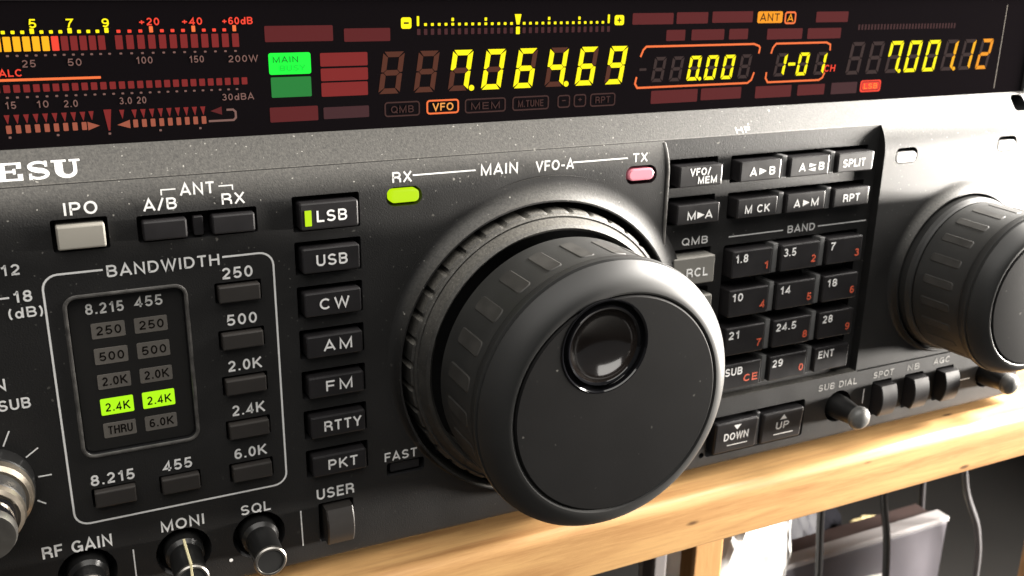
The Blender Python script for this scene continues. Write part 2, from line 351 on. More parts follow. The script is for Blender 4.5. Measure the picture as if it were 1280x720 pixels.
tag(o, 'dark navy cloth pouch slumped behind the grey storage box', 'pouch')

# grey board with a pale top edge, standing under the shelf
bx = thing('board', (265, 430, -130), 'lilac grey board with a pale top edge and dark brown backing under the shelf', 'board')
LIL = mat('lilac_grey_board', (.085, .078, .09), .65, var=.08)
def slab(name, m, par, a, b, bev=.8, k=0):
    mb = MB(); rbox(mb, a[0], b[0], a[1], b[1], a[2], b[2], .6, bev); return mb.build(name, m, par)
slab('front_panel', LIL, bx, (150, 258.4, -126), (381, 430, -120))
slab('top_edge', mat('white_edge_trim', (.32, .305, .31), .6), bx, (150, 255.4, -127), (381.6, 258.2, -119.5))
slab('backing', mat('dark_brown_backing', (.035, .020, .018), .6), bx, (152, 257.5, -138), (379, 430, -127.2))
mb = MB(); stroke(mb, [(325, 276), (340, 277.5), (345, 281), (348, 300)], 2.6, -119.8, -116); mb.build('handle', mat('white_handle', (.7, .69, .67), .4), bx)
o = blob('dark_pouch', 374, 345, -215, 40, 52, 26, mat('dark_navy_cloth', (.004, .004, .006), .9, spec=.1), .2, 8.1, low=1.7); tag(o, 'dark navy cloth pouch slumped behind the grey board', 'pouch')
o = blob('yellow_cloth', 401, 306, -184, 20, 7, 9, mat('pale_yellow_cloth', (.50, .42, .22), .8, bump=.4, bscale=500), .5, 5.0); tag(o, 'pale yellow cloth bundled on the dark pouch behind the grey board', 'cloth')

def cable(pts, rad, m, label):
    """a hanging cable: tube through panel-mm points"""
    P = []
    for i in range(len(pts) - 1):
        p0 = Vector(pts[max(i - 1, 0)]); p1 = Vector(pts[i]); p2 = Vector(pts[i + 1]); p3 = Vector(pts[min(i + 2, len(pts) - 1)])
        for j in range(8):
            t = j / 8; P.append(.5 * ((2 * p1) + (-p0 + p2) * t + (2 * p0 - 5 * p1 + 4 * p2 - p3) * t * t + (-p0 + 3 * p1 - 3 * p2 + p3) * t ** 3))
    P.append(Vector(pts[-1])); vs = []; K = 10
    for i, p in enumerate(P):
        d = (P[min(i + 1, len(P) - 1)] - P[max(i - 1, 0)]).normalized(); a = d.cross(Vector((0, 0, 1))).normalized(); b = d.cross(a)
        vs += [tuple(p + rad * (a * math.cos(6.2832 * q / K) + b * math.sin(6.2832 * q / K))) for q in range(K)]
    fs = [[i * K + q, i * K + (q + 1) % K, (i + 1) * K + (q + 1) % K, (i + 1) * K + q] for i in range(len(P) - 1) for q in range(K)] + [list(range(K)), list(range(len(vs) - K, len(vs)))]
    o = link('cable', vs, fs, m, smooth=True); tag(o, label, 'cable', 'cables hanging under the shelf'); return o
BLK = mat('black_cable_jacket', (.009, .0085, .009), .4); GRY = mat('grey_cable_jacket', (.05, .047, .05), .45); LGT = mat('pale_grey_cable_jacket', (.10, .096, .10), .5)

# ------------------------------------------------------------------ the radio
radio = thing('radio_transceiver', (80, 117, -120), 'black desktop radio transceiver with amber display and large tuning dial on the pine shelf', 'radio')

def cutter(boxes):
    mb = MB()
    for b in boxes:
        u0, u1, v0, v1, z0, z1, r = b
        pts = outline(u0, u1, v0, v1, r, 6) if r > 0 else [(u0, v0), (u1, v0), (u1, v1), (u0, v1)]
        flat(mb, pts, z0, z1)
    o = mb.build('cutter', WELL); return o
def carve(o, cutters, bev=0):
    for c in cutters:
        md = o.modifiers.new('cut', 'BOOLEAN'); md.operation = 'DIFFERENCE'; md.solver = 'EXACT'; md.object = c
        try: md.material_mode = 'TRANSFER'
        except Exception: pass
    if bev:
        b = o.modifiers.new('edge', 'BEVEL'); b.width = bev * MM; b.segments = 2; b.limit_method = 'ANGLE'; b.angle_limit = math.radians(50); b.use_clamp_overlap = True; b.miter_outer = 'MITER_SHARP'
    dg = bpy.context.evaluated_depsgraph_get(); dg.update()
    me = bpy.data.meshes.new_from_object(o.evaluated_get(dg)); o.modifiers.clear(); o.data = me
    for c in cutters: bpy.data.objects.remove(c)

# key grid
KU = [(121.4, 132.4), (137.3, 148.4), (151.1, 162.3), (165.0, 175.7)]
KV = [(40.7, 45.2), (49.0, 53.4), (61.0, 67.3), (70.2, 76.7), (79.4, 86.2), (88.6, 94.8)]
KZ = .3; PF = -2.4
MV = [(41.1, 46.0), (49.4, 54.1), (57.8, 62.4), (66.2, 70.5), (74.4, 78.6), (82.5, 86.9), (90.8, 95.1)]
MU = (40.2, 50.9)
BU = (25.4, 32.6); BV = [(54.7, 57.7), (63.6, 66.5), (72.4, 75.3), (81.2, 84.1), (89.9, 92.9)]
UC, VC = 89.6, 76.4; SC, SVc = 208.5, 74.0

# front panel: one extruded section, with the pit and the wells cut into it
FV0, FZ0, FV1, FZ1 = 29.95, -6.0, 35.2, -2.4
def panel_profile():
    p = [(FV0, -16), (FV0, FZ0), (FV1 - .15, FZ1 - .05), (FV1 + .02, FZ1 + .12), (FV1 + .16, FZ1 + .12)]
    for i in range(1, 25):
        t = i / 24; p.append((FV1 + .16 + 7.2 * t, (FZ1 + .12) * (1 - t) ** 2.2))
    for i in range(7):
        a = math.radians(15 * i); p.append((113.3 + 1.2 * math.sin(a), -1.2 + 1.2 * math.cos(a)))
    return p + [(114.5, -16)]
pp = panel_profile(); n = len(pp); mb = MB()
mb.add([(u, v, z) for u in (-92, 241) for v, z in pp], [[i, (i + 1) % n, n + (i + 1) % n, n + i] for i in range(n)] + [list(range(n)), list(range(n, 2 * n))])
front = mb.build('front_panel', PANEL, radio); front.data.materials.append(WELL)
pit = cutter([(118.7, 179.5, 35.25, 97.0, PF, 4, 0)])
pit.data.materials.clear(); pit.data.materials.append(PANEL)
wells = []
wells += [(MU[0] - .9, MU[1] + .7, a - 1.0, b + .55, -4, 3, .35) for a, b in MV]
wells += [(BU[0] - .45, BU[1] + .45, a - .45, b + .4, -4, 3, .3) for a, b in BV]
wells += [(1.3, 8.6, 89.2, 92.8, -4, 3, .3), (12.6, 19.8, 89.2, 92.8, -4, 3, .3)]
wells += [(.4, 9.0, 40.6, 46.0, -4, 3, .4), (13.4, 33.1, 41.1, 45.7, -4, 3, .4)]
wells += [(1.0, 20.0, 53.9, 82.9, -1.2, 3, 1.8)]
wells += [(56.7, 63.7, 39.9, 43.5, -2, 3, 1.7), (108.2, 115.7, 39.7, 43.5, -2, 3, 1.7)]
wells += [(182.9, 190.0, 40.7, 44.5, -2, 3, 1.6), (217.2, 224.3, 40.0, 43.8, -2, 3, 1.6)]
wells += [(134.4, 163.9, 101.7, 111.7, -5, 3, .8), (55.4, 63.4, 96.0, 98.9, -3, 3, .6), (41.2, 48.3, 101.7, 110.3, -4, 3, .5)]
wells += [(a - .8, a + 5.9, 101.0, 110.6, -4, 3, .5) for a in (186.6, 197.9, 209.1)]
wells += [(a - 5, a + 5, 105.6 - 5, 105.6 + 5, -6, 3, 4.99) for a in (-1.0, 15.6, 29.5)]
wells += [(a - 4.3, a + 4.3, 105.8 - 4.3, 105.8 + 4.3, -5, 3, 4.29) for a in (174.9, 228.4)]
wells += [(179.9, 242, 96.75, 97.25, -.7, 3, 0), (UC - 32, UC + 32, VC - 32, VC + 32, -6, 3, 31.99), (SC - 21.2, SC + 21.2, SVc - 21.2, SVc + 21.2, -5, 3, 21.19)]
wells += [(225.6, 230.2, 30.6, 34.4, -12, 3, 1.2)]
wells += [(132.6, 134.0, 110.2, 111.6, -1.5, 3, .6)]
wc = cutter(wells)
slots = [(KU[0][0] - .9, KU[0][1] + .6, a - 1.2, b + .6, -6, -1, .35) for a, b in KV[:2]]
slots += [(KU[1][0] - .75, KU[3][1] + .6, a - 1.0, b + .6, -6, -1, .35) for a, b in KV[:2]]
slots += [(KU[0][0] - .9, KU[0][1] + .6, a - 1.2, b + .6, -6, -1, .35) for a, b in (KV[2], KV[3])]
slots += [(KU[1][0] - .75, KU[3][1] + .6, KV[2][0] - .9, KV[5][1] + .7, -6, -1, .5)]
sc_ = cutter(slots)
carve(front, [pit, wc, sc_], bev=.16)

def part(mb, name, m, parent=radio, smooth=True): return mb.build(name, m, parent, smooth)
def button(name, u0, u1, v0, v1, z1, m, r=.35, bev=.3, z0=-3.5, tilt=0):
    mb = MB(); rbox(mb, u0, u1, v0, v1, z0, z1, r, bev, tilt=tilt); return part(mb, name, m)

# case behind the panel, feet
mb = MB(); rbox(mb, -92, 241, -14, 114.2, -260, -16.2, 2, .5); part(mb, 'case', mat('case_paint', (.03, .03, .03), .5, bump=.2))
for u in (-60, 205):
    mb = MB(); rbox(mb, u - 9, u + 9, 114.3, 117, -60, -40, 1, .3); part(mb, 'foot', mat('foot_rubber', (.015, .015, .015), .7))

# display window and its surround
mb = MB(); rbox(mb, -92, 230.3, 7.1, 29.9, -16, -6.0, .2, .08); disp = part(mb, 'display_window', GLASS, radio, False)
BEZ = mat('grey_bezel_paint', (.05, .05, .048), .5, bump=.1)
mb = MB(); rbox(mb, -92, 241, -14, 7.05, -16, -5.6, .2, .3); part(mb, 'display_bezel', mat('black_bezel_paint', (.022, .020, .022), .4, bump=.1))
mb = MB(); rbox(mb, 230.5, 241, 7.15, 29.9, -16, -5.4, .3, .3); part(mb, 'display_bezel', BEZ)

# dark collars of the knobs: a coved flare from the panel up to a lip
def cove(uc, vc, r_in, wd, h, wmin):
    mb = MB(); vs = []; N_ = 144; Mx = 18
    for i in range(N_):
        a = 2 * math.pi * i / N_; wk = wmin + (wd - wmin) * (.5 + .5 * math.cos(a - math.radians(55))) ** .8
        prof = [(r_in, -5.5), (r_in, h - .25), (r_in + .12, h), (r_in + .45, h)]
        for j in range(13):
            t = j / 12; prof.append((r_in + .45 + (wk - .45) * t, max(.02, h * (1 - t) ** 2.3)))
        prof.append((r_in + wk, -.2))
        vs += [(uc + r * math.cos(a), vc - r * math.sin(a), z) for r, z in prof]
    mb.add(vs, [[i * Mx + q, ((i + 1) % N_) * Mx + q, ((i + 1) % N_) * Mx + q + 1, i * Mx + q + 1] for i in range(N_) for q in range(Mx - 1)])
    return part(mb, 'dial_collar', PANEL)
cove(UC, VC, 31.3, 5.2, 2.0, 1.2)
cove(SC, SVc, 20.6, 4.6, 2.0, 1.2)

# shuttle ring
mb = MB(); NT = 38; N_ = NT * 12; prof_n = 8
def jogprof(inset): return [(29.9 - inset, -5.5), (29.9 - inset, 1.4 - inset * .3), (29.7 - inset * .7, 2.5), (29.25, 2.8), (29.2, 3.2), (28.9, 3.5), (28.55, 3.4), (28.3, 4.0), (27.6, 5.4), (27.0, 5.9), (26.4, 5.2), (26.2, -5.5)]
vs = []; M = 12
for i in range(N_):
    a = 2 * math.pi * (i + .5) / N_ + .12; ph = (i % 12); tz = random.random() * .04; ins = tz if ph < 9 else (.62 if ph == 10 else .42) + tz
    vs += [(UC + r * math.cos(a), VC - r * math.sin(a), z) for r, z in jogprof(ins)]
mb.add(vs, [[i * M + q, ((i + 1) % N_) * M + q, ((i + 1) % N_) * M + q + 1, i * M + q + 1] for i in range(N_) for q in range(M - 1)])
part(mb, 'shuttle_ring', JOG)

# main tuning knob
def knob(uc, vc, r, z0, zf, zr, rd, zd, notches, off, nz, npitch, name, dim=None, taper=.0, body=None):
    """barrel from z0 to zf, flange rim up to zr, face disc of radius rd at zd"""
    k = r / 26.0
    mb = MB(); lathe(mb, [(r * .55, -5), (r * .97, z0 - .05), (r * .99, z0 + .1), (r, z0 + .5), (r - taper, zf), (r * .8, zf + .02)], uc, vc, 144)
    kn = part(mb, name, RUBBER)
    # grip notches: worn rounded pads, slightly sunk rims
    mb = MB()
    for i in range(notches):
        a0 = math.radians(off + 360 / notches * i); hw = math.radians(360 / notches) * npitch / 2
        z_a, z_b = nz; us = []
        o = outline(-1, 1, 0, 1, .28, 4)
        cx = hw * r; L_ = (z_b - z_a)
        pts = outline(-cx, cx, 0, L_, cx * .55, 4); nn = len(pts); ring = []
        for ins, h in ((0, -.05), (0, .02), (.22, .16)):
            for (s, t) in outline(-cx + ins, cx - ins, ins, L_ - ins, max(cx * .55 - ins, .1), 4):
                aa = a0 + s / r; zz = z_a + t; rr = r - taper * (zz - z0) / (zf - z0) + h
                ring.append((uc + rr * math.cos(aa), vc - rr * math.sin(aa), zz))
        fs = [[q * nn + i2, q * nn + (i2 + 1) % nn, (q + 1) * nn + (i2 + 1) % nn, (q + 1) * nn + i2] for q in range(2) for i2 in range(nn)]
        fs.append(list(range(2 * nn, 3 * nn))); mb.add(ring, fs)
    mb.build('grip_pads', RUBBER2, kn, True)
    mb = MB(); h = zr - zf
    P = [(r * .8, zf + .04), (r + .15 * k, zf + .05), (r + .55 * k, zf + .35), (r + .7 * k, zf + .9), (r + .7 * k, zf + h * .26), (r + .6 * k, zf + h * .30), (r + .12 * k, zf + h * .32), (r + .10 * k, zf + h * .37), (r + .38 * k, zf + h * .40)]
    zt = zd - .12
    for i in range(15):
        t = i / 14; a = t * math.pi / 2
        P.append((rd + .7 * k + (r + .38 * k - rd - .7 * k) * (1 - t), zf + h * .40 + (zt - zf - h * .40) * (1 - (1 - t) ** 1.9)))
    P += [(rd + .4 * k, zt - .1), (rd + .22 * k, zt - .35), (rd + .18 * k, zd - .9), (rd - 2, zd - .92)]
    lathe(mb, P, uc, vc, 192); rim = mb.build('knob_rim', KNOB, kn, True)
    mb = MB(); lathe(mb, [(rd * .5, zd - 2.2), (rd + .08, zd - 2.2), (rd + .08, zd - .26), (rd - .22, zd + .04), (rd - .26, zd + .05), (0.0001, zd + .05)], uc, vc, 160)
    disc = mb.build('face_disc', DISC, kn, True)
    if dim:
        du, dv, dr = dim
        cut = MB(); lathe(cut, [(dr - .05, zd - 9), (dr - .05, zd + 6)], du, dv, 96); co = cut.build('cutter', GLOSS)
        co2 = bpy.data.objects.new('cutter', co.data.copy()); C.objects.link(co2); co2.location = co.location
        carve(disc, [co]); carve(rim, [co2])
        for o_ in (disc, rim):
            me = o_.data; me.polygons.foreach_set('use_smooth', [True] * len(me.polygons)); me.set_sharp_from_angle(angle=math.radians(12))
            while len(me.materials) > 1: me.materials.pop(index=len(me.materials) - 1)
        mb = MB(); P = [(dr, zd - 4), (dr, zd - .15), (dr - .12, zd + .12), (dr - .3, zd + .12), (dr - .5, zd - .1), (dr - .75, zd - .9), (dr - 1.05, zd - 1.15), (dr - 1.3, zd - .9), (dr - 1.45, zd - .3), (dr - 1.6, zd - .08), (dr - 1.95, zd - .25)]
        r0 = dr - 2.05
        for i in range(17):
            a = i / 16 * math.pi / 2; P.append((max(r0 * math.cos(a), .0001), zd - .40 - 4.0 * math.sin(a)))
        lathe(mb, P[:12], du, dv, 128, caps=False); fd = mb.build('finger_dimple', GLOSS, kn, True)
        mb = MB(); lathe(mb, P[11:], du, dv, 128, caps=False); mb.build('dimple_bowl', BOWL, kn, True)
    return kn
knob(UC, VC, 26.0, 8.4, 24.0, 31.7, 20.9, 31.0, 24, 4.8, (12.6, 21.6), .46, 'tuning_knob', dim=(86.1, 64.4, 8.9))
# sub tuning knob with its plain base ring
mb = MB(); lathe(mb, [(20.0, -5), (20.0, 3.4), (19.6, 4.4), (19.2, 4.8), (18.6, 4.8), (18.4, 4.2), (17, 4.2)], SC, SVc, 144); part(mb, 'dial_base', KNOB)
knob(SC, SVc, 19.3, 5.0, 19.0, 26.2, 15.8, 25.6, 22, 8, (7.6, 16.0), .40, 'sub_tuning_knob', taper=.5)

def zramp(v):
    if v >= FV1 + 7.36: return 0
    return (FZ1 + .12) * (1 - (v - FV1 - .16) / 7.2) ** 2.2
# status lamps
def stadium(mb, u0, u1, v0, v1, z0, z1, r=None, k=0): rbox(mb, u0, u1, v0, v1, z0, z1, r or (v1 - v0) / 2 - .02, .35, k)
for nm, u0, u1, v0, v1, m, r in (('receive_lamp', 57.5, 63.2, 40.5, 42.9, LIME, .9), ('transmit_lamp', 108.8, 115.1, 40.3, 42.8, PINK, 1.2), ('sub_lamp', 183.2, 189.7, 41.7, 44.4, CLEAR, 1.1), ('sub_lamp', 217.5, 224.0, 41.0, 43.7, CLEAR, 1.1)):
    mb = MB(); stadium(mb, u0, u1, v0, v1, -1.9, .05 + zramp((v0 + v1) / 2), r); part(mb, nm, m)

# mode keys
WORDS = ['LSB', 'USB', 'CW', 'AM', 'FM', 'RTTY', 'PKT']
TW = [(.28, .80), (.24, .78), (.26, .78), (.30, .81), (.30, .79), (.24, .92), (.28, .83)]
for i, (a, b) in enumerate(MV):
    kb = button('mode_key', MU[0], MU[1], a, b, 1.5, KEY, .5, .3)
    wd = MU[1] - MU[0]; h = b - a
    legend(WORDS[i], MU[0] + wd * TW[i][0], MU[0] + wd * TW[i][1], a + h * .72, 2.05, 1.5, parent=kb, space=1.25 if len(WORDS[i]) == 2 else 1.05)
    if i == 0:
        mb = MB(); rbox(mb, 41.1, 42.3, a + 1.3, b - .75, 1.3, 1.6, .1, .06); mb.build('mode_lamp', LIME, kb)

# filter-width keys
BW = ['250', '500', '2.0K', '2.4K', '6.0K']; BLV = [53.65, 62.35, 71.1, 79.9, 88.65]; BLU = [(26.4, 31.7), (26.6, 31.9), (26.2, 32.2), (26.3, 32.2), (26.1, 32.0)]
for (a, b), t, v, (x0, x1) in zip(BV, BW, BLV, BLU):
    button('bandwidth_key', BU[0], BU[1], a, b, 1.3, BWKEY, .25, .25); legend(t, x0, x1, v, 2.0, parent=front, bold=.03)
button('filter_key', 1.7, 8.5, 89.5, 92.5, 1.3, BWKEY, .25, .25); button('filter_key', 12.9, 19.5, 89.5, 92.5, 1.3, BWKEY, .25, .25)
legend('8.215', 1.4, 8.6, 88.6, 2.0, parent=front, bold=.03); legend('455', 13.5, 18.5, 88.45, 2.0, parent=front, bold=.03)
button('preamp_key', 1.1, 8.4, 41.5, 45.4, 1.2, PALE, .3, .3)
button('antenna_key', 14.1, 21.2, 41.9, 45.2, 1.2, KEY, .4, .3); button('antenna_key', 25.3, 32.5, 41.9, 45.2, 1.2, KEY, .4, .3)
button('key_divider', 22.3, 24.0, 41.9, 45.2, .3, KEY, .3, .2)
# legends of the left field
L = lambda *a, **k: legend(*a, parent=front, **k)
L('IPO', 2.6, 7.7, 40.0, 2.1); L('A/B', 14.7, 20.0, 40.35, 1.95); L('ANT', 20.7, 26.3, 38.2, 2.0); L('RX', 27.3, 31.2, 40.35, 1.9)
mb = MB(); stroke(mb, [(17.7, 37.9), (17.7, 37.0), (20.0, 37.0)], .22, 0, .03); part(mb, 'bracket_line', INK, front, False); mb = MB(); stroke(mb, [(27.0, 37.1), (29.3, 37.1), (29.3, 37.9)], .22, 0, .03); part(mb, 'bracket_line', INK, front, False)
L('BANDWIDTH', 7.9, 26.2, 50.95, 2.0)
mb = MB(); bl = []
for cu, cv, a in ((33.0, 52.0, -90), (33.0, 93.3, 0), (1.5 - 1, 93.3, 90), (.5, 52.0, 180)):
    for i in range(7):
        t = math.radians(a + 15 * i); bl.append((cu + 2.4 * math.cos(t), cv + 2.4 * math.sin(t)))
cv_ = [(26.7, 49.6 + .4)] + [(p[0], p[1] + .0) for p in bl] + [(7.4, 50.0)]
cv_ = [(26.7, 49.6)] + bl + [(7.4, 49.6)]
stroke(mb, cv_, .34, 0, .03); part(mb, 'border_line', INK, front, False)
L('RF GAIN', -7.8, 3.6, 100.9, 2.3); L('MONI', 12.0, 19.7, 100.6, 2.15); L('SQL', 26.4, 32.0, 100.65, 2.0, ink=INK); L('USER', 41.0, 48.5, 101.0 - 1.2 + 1.0, 2.2); L('FAST', 55.0, 61.9, 95.55, 1.9)
L('12', -7.6, -4.8, 48.9, 1.75, bold=.03); L('18', -6.4, -3.6, 53.55, 1.9, bold=.03); L('(dB)', -7.5, -2.2, 56.2, 1.75); L('MAIN', -17.3, -9.3, 68.25, 2.0); L('SUB', -10.9, -6.1, 71.95, 1.9)
mb = MB(); stroke(mb, [(-11.5, 52.6), (-6.9, 52.6)], .3, 0, .03); part(mb, 'scale_mark', INK, front, False)
for a, b in (((-11.1, 78.2), (-9.9, 75.6)), ((-8.0, 80.9), (-6.0, 79.5)), ((-6.6, 84.9), (-4.5, 84.9)), ((-7.3, 89.3), (-6.0, 90.2)), ((6.9, 102.8), (6.9, 111)), ((37.7, 102.4), (37.8, 110.2)), ((183.2, 102.6), (183.2, 106.6)), ((217.6, 106.3), (222.0, 106.3))):
    mb = MB(); stroke(mb, [a, b], .24, 0, .03); part(mb, 'scale_mark', INK, front, False)
mb = MB(); lathe(mb, [(.35, 0), (.35, .05), (.0001, .06)], 23.9, 109.7, 16); part(mb, 'scale_mark', INK, front, False)
L('RX', 57.9, 61.7, 39.0, 1.95); L('MAIN', 75.6, 83.5, 39.0, 2.05); L('VFO-A', 87.4, 95.8, 39.1, 2.0); L('TX', 109.6, 113.2, 38.85, 1.8)
for a, b in ((62.2, 74.9), (96.1, 108.9)):
    mb = MB(); z0 = zramp(37.93); z1 = zramp(38.17); mb.add([(a, 37.93, z0 + .03), (b, 37.93, z0 + .03), (b, 38.17, z1 + .03), (a, 38.17, z1 + .03)], [[0, 1, 2, 3]]); part(mb, 'legend_line', INK, front, False)

def rim_bead(name, u0, u1, v0, v1, r, rad, zc, m):
    mb = MB(); o = outline(u0, u1, v0, v1, r, 7); n = len(o); K = 8; vs = []
    for i in range(n):
        t = (Vector(o[(i + 1) % n]) - Vector(o[i - 1])).normalized(); nn = Vector((-t.y, t.x))
        for q in range(K):
            a = 6.2832 * q / K; p = Vector(o[i]) + nn * rad * math.cos(a); vs.append((p.x, p.y, zc + rad * .7 * math.sin(a)))
    mb.add(vs, [[i * K + q, i * K + (q + 1) % K, ((i + 1) % n) * K + (q + 1) % K, ((i + 1) % n) * K + q] for i in range(n) for q in range(K)])
    return part(mb, name, m)
rim_bead('window_rim', .9, 20.1, 53.8, 83.0, 1.9, .34, 0, EDGE)
# smoked filter window with its lit legends
mb = MB(); rbox(mb, 1.35, 19.65, 54.25, 82.55, -1.9, -1.0, 1.5, .1); win = part(mb, 'filter_window', mat('smoked_window', (.016, .0155, .015), .35))
legend('8.215', 4.0, 10.0, 57.4, 1.85, -1.0, parent=win, bold=.025, ink=mat('grey_print', (.66, .66, .64), .6)); legend('455', 11.8, 16.3, 57.15, 1.85, -1.0, parent=win, bold=.025, ink=bpy.data.materials['grey_print'])
rows = [('250', '250', 59.0, 62.0), ('500', '500', 63.55, 66.7), ('2.0K', '2.0K', 68.35, 71.3), ('2.4K', '2.4K', 72.85, 76.15), ('THRU', '6.0K', 77.5, 80.5)]
for i, (ta, tb, a, b) in enumerate(rows):
    for t, u0, u1 in ((ta, 4.5, 9.85), (tb, 11.35, 16.75)):
        mb = MB(); rbox(mb, u0, u1, a + .1, b - .1, -1.01, -.94, .25, .03); ch = mb.build('filter_legend', LIMEC if i == 3 else CHIP, win)
        legend(t, u0 + .75, u1 - .6, b - .75, 1.55, -.94, parent=win, ink=DARKINK, th=.03, bold=.02)

# facet lettering
fl = math.hypot(FV1 - FV0, FZ1 - FZ0); cd, sd = (FV1 - FV0) / fl, (FZ1 - FZ0) / fl
def facet(s, t, d): return (s, FV1 - t * cd - d * sd * 1.0, FZ1 - t * sd + d * cd)
def serif(mb, polys, x, wd, h, t0, th=.05):
    for p in polys:
        n = len(p); q = [facet(x + a * wd, t0 + b * h, d) for d in (-.01, th) for a, b in p]
        mb.add(q, [list(range(n)), list(range(n, 2 * n))] + [[i, (i + 1) % n, n + (i + 1) % n, n + i] for i in range(n)])
def bxp(a, b, c, d): return [(a, c), (b, c), (b, d), (a, d)]
def swath(pts):
    out = []
    for i in range(len(pts) - 1):
        (x0, y0, w0), (x1, y1, w1) = pts[i], pts[i + 1]; d = Vector((x1 - x0, y1 - y0)).normalized(); nx, ny = -d.y, d.x
        d0 = Vector((x0 - pts[i - 1][0], y0 - pts[i - 1][1])).normalized() if i else d
        d2 = Vector((pts[i + 2][0] - x1, pts[i + 2][1] - y1)).normalized() if i + 2 < len(pts) else d
        a = (d0 + d).normalized(); b = (d + d2).normalized()
        out.append([(x0 - a.y * w0, y0 + a.x * w0), (x1 - b.y * w1, y1 + b.x * w1), (x1 + b.y * w1, y1 - b.x * w1), (x0 + a.y * w0, y0 - a.x * w0)])
    return out
E_ = [bxp(.12, .40, 0, 1), bxp(0, .12, 0, .12), bxp(0, .12, .88, 1), bxp(.40, .82, 0, .12), bxp(.40, .82, .88, 1), bxp(.40, .66, .45, .57), bxp(.82, 1, 0, .36), bxp(.80, .97, .66, 1), bxp(.66, .76, .36, .66)]
sp = []
for i in range(25):
    t = i / 24
    if t < .5: a = math.radians(35 + 235 * (t / .5)); x = .5 + .36 * math.cos(a); y = .73 + .21 * math.sin(a)
    else: a = math.radians(90 - 235 * ((t - .5) / .5)); x = .5 + .37 * math.cos(a); y = .275 + .215 * math.sin(a)
    sp.append((x, y, .07 + .075 * math.exp(-((t - .5) / .2) ** 2)))
S_ = swath(sp) + [bxp(.78, .90, .68, 1), bxp(.08, .21, 0, .34)]
up = [(.25, .9, .14), (.25, .42, .14)] + [(.53 - .28 * math.cos(math.radians(a)), .40 - .33 * math.sin(math.radians(a)), .14 - .075 * a / 180) for a in range(10, 181, 17)] + [(.81, .42, .065), (.81, .92, .065)]
U_ = swath(up) + [bxp(0, .52, .88, 1), bxp(.62, 1, .88, 1)]
mb = MB(); h = 3.15; t0 = .95
serif(mb, E_, -6.6, 4.1, h, t0); serif(mb, S_, -1.9, 3.4, h, t0); serif(mb, U_, 1.75, 4.3, h, t0); part(mb, 'maker_lettering', INK, front, False)
mb = MB(); text(mb, 'HF', 137.5, 141.5, 0, 1.5, mapf=lambda s, t, d: facet(s, t + .3, d + .01)); part(mb, 'lettering', INK, front, False)

# rounded lip along the edge of the keypad recess
mb = MB(); vs = []; K = 10; V = [FV1 + .4 + i * .5 for i in range(16)] + [45 + i * 4 for i in range(14)]
for v in V:
    zc = zramp(v) - .18; vs += [(118.55 + .42 * math.cos(6.2832 * q / K), v, zc + .42 * math.sin(6.2832 * q / K)) for q in range(K)]
mb.add(vs, [[i * K + q, i * K + (q + 1) % K, (i + 1) * K + (q + 1) % K, (i + 1) * K + q] for i in range(len(V) - 1) for q in range(K)] + [list(range(K)), list(range(len(vs) - K, len(vs)))])
part(mb, 'recess_lip', EDGE)

# keypad
def kp(c, r, m=KEY, name='keypad_key'): return button(name, KU[c][0], KU[c][1], KV[r][0], KV[r][1], KZ, m, .3, .28, z0=-5.5)
def arrow(mb, u, v, wd, h, z, d=1, k=0): flat(mb, [(u, v - h / 2), (u + wd, v), (u, v + h / 2)] if d > 0 else [(u + wd, v - h / 2), (u + wd, v + h / 2), (u, v)], z - .005, z + .035, k)
def ktext(kb, items, ink=INK, arrows=()):
    mb = MB()
    for t, u0, u1, v, cap in items: text(mb, t, u0, u1, v, cap, KZ, bold=.03)
    for a in arrows: arrow(mb, *a)
    return part(mb, 'lettering', ink, kb, False)
k = kp(0, 0); ktext(k, [('VFO/', 124.0, 129.2, 42.75, 1.55), ('MEM', 126.1, 131.0, 44.6, 1.5)])
k = kp(0, 1); ktext(k, [('M', 124.0, 126.2, 52.4, 1.7), ('A', 128.7, 130.6, 52.4, 1.7)], arrows=[(126.6, 51.55, 1.9, 1.5, KZ)])
k = kp(1, 0); ktext(k, [('A', 139.9, 141.7, 44.0, 1.75), ('B', 145.1, 146.8, 44.0, 1.75)], arrows=[(142.4, 43.1, 2.0, 1.5, KZ)])
k = kp(2, 0); ktext(k, [('A', 153.6, 155.4, 44.0, 1.75), ('B', 159.2, 160.9, 44.0, 1.75)], arrows=[(156.5, 42.75, 2.0, .9, KZ), (156.3, 43.75, 2.0, .9, KZ, -1)])
k = kp(3, 0); ktext(k, [('SPLIT', 166.5, 173.2, 44.0, 1.8)])
k = kp(1, 1); ktext(k, [('M CK', 139.4, 146.3, 52.4, 1.75)])
k = kp(2, 1); ktext(k, [('A', 153.2, 155.0, 52.3, 1.75), ('M', 158.2, 160.4, 52.3, 1.75)], arrows=[(155.8, 51.4, 1.9, 1.5, KZ)])
k = kp(3, 1); ktext(k, [('RPT', 167.8, 172.9, 52.3, 1.8)])
NUM = {(1, 2): ('1.8', '1'), (2, 2): ('3.5', '2'), (3, 2): ('7', '3'), (1, 3): ('10', '4'), (2, 3): ('14', '5'), (3, 3): ('18', '6'), (1, 4): ('21', '7'), (2, 4): ('24.5', '8'), (3, 4): ('28', '9'), (1, 5): ('SUB', 'CE'), (2, 5): ('29', '0'), (3, 5): ('ENT', '')}
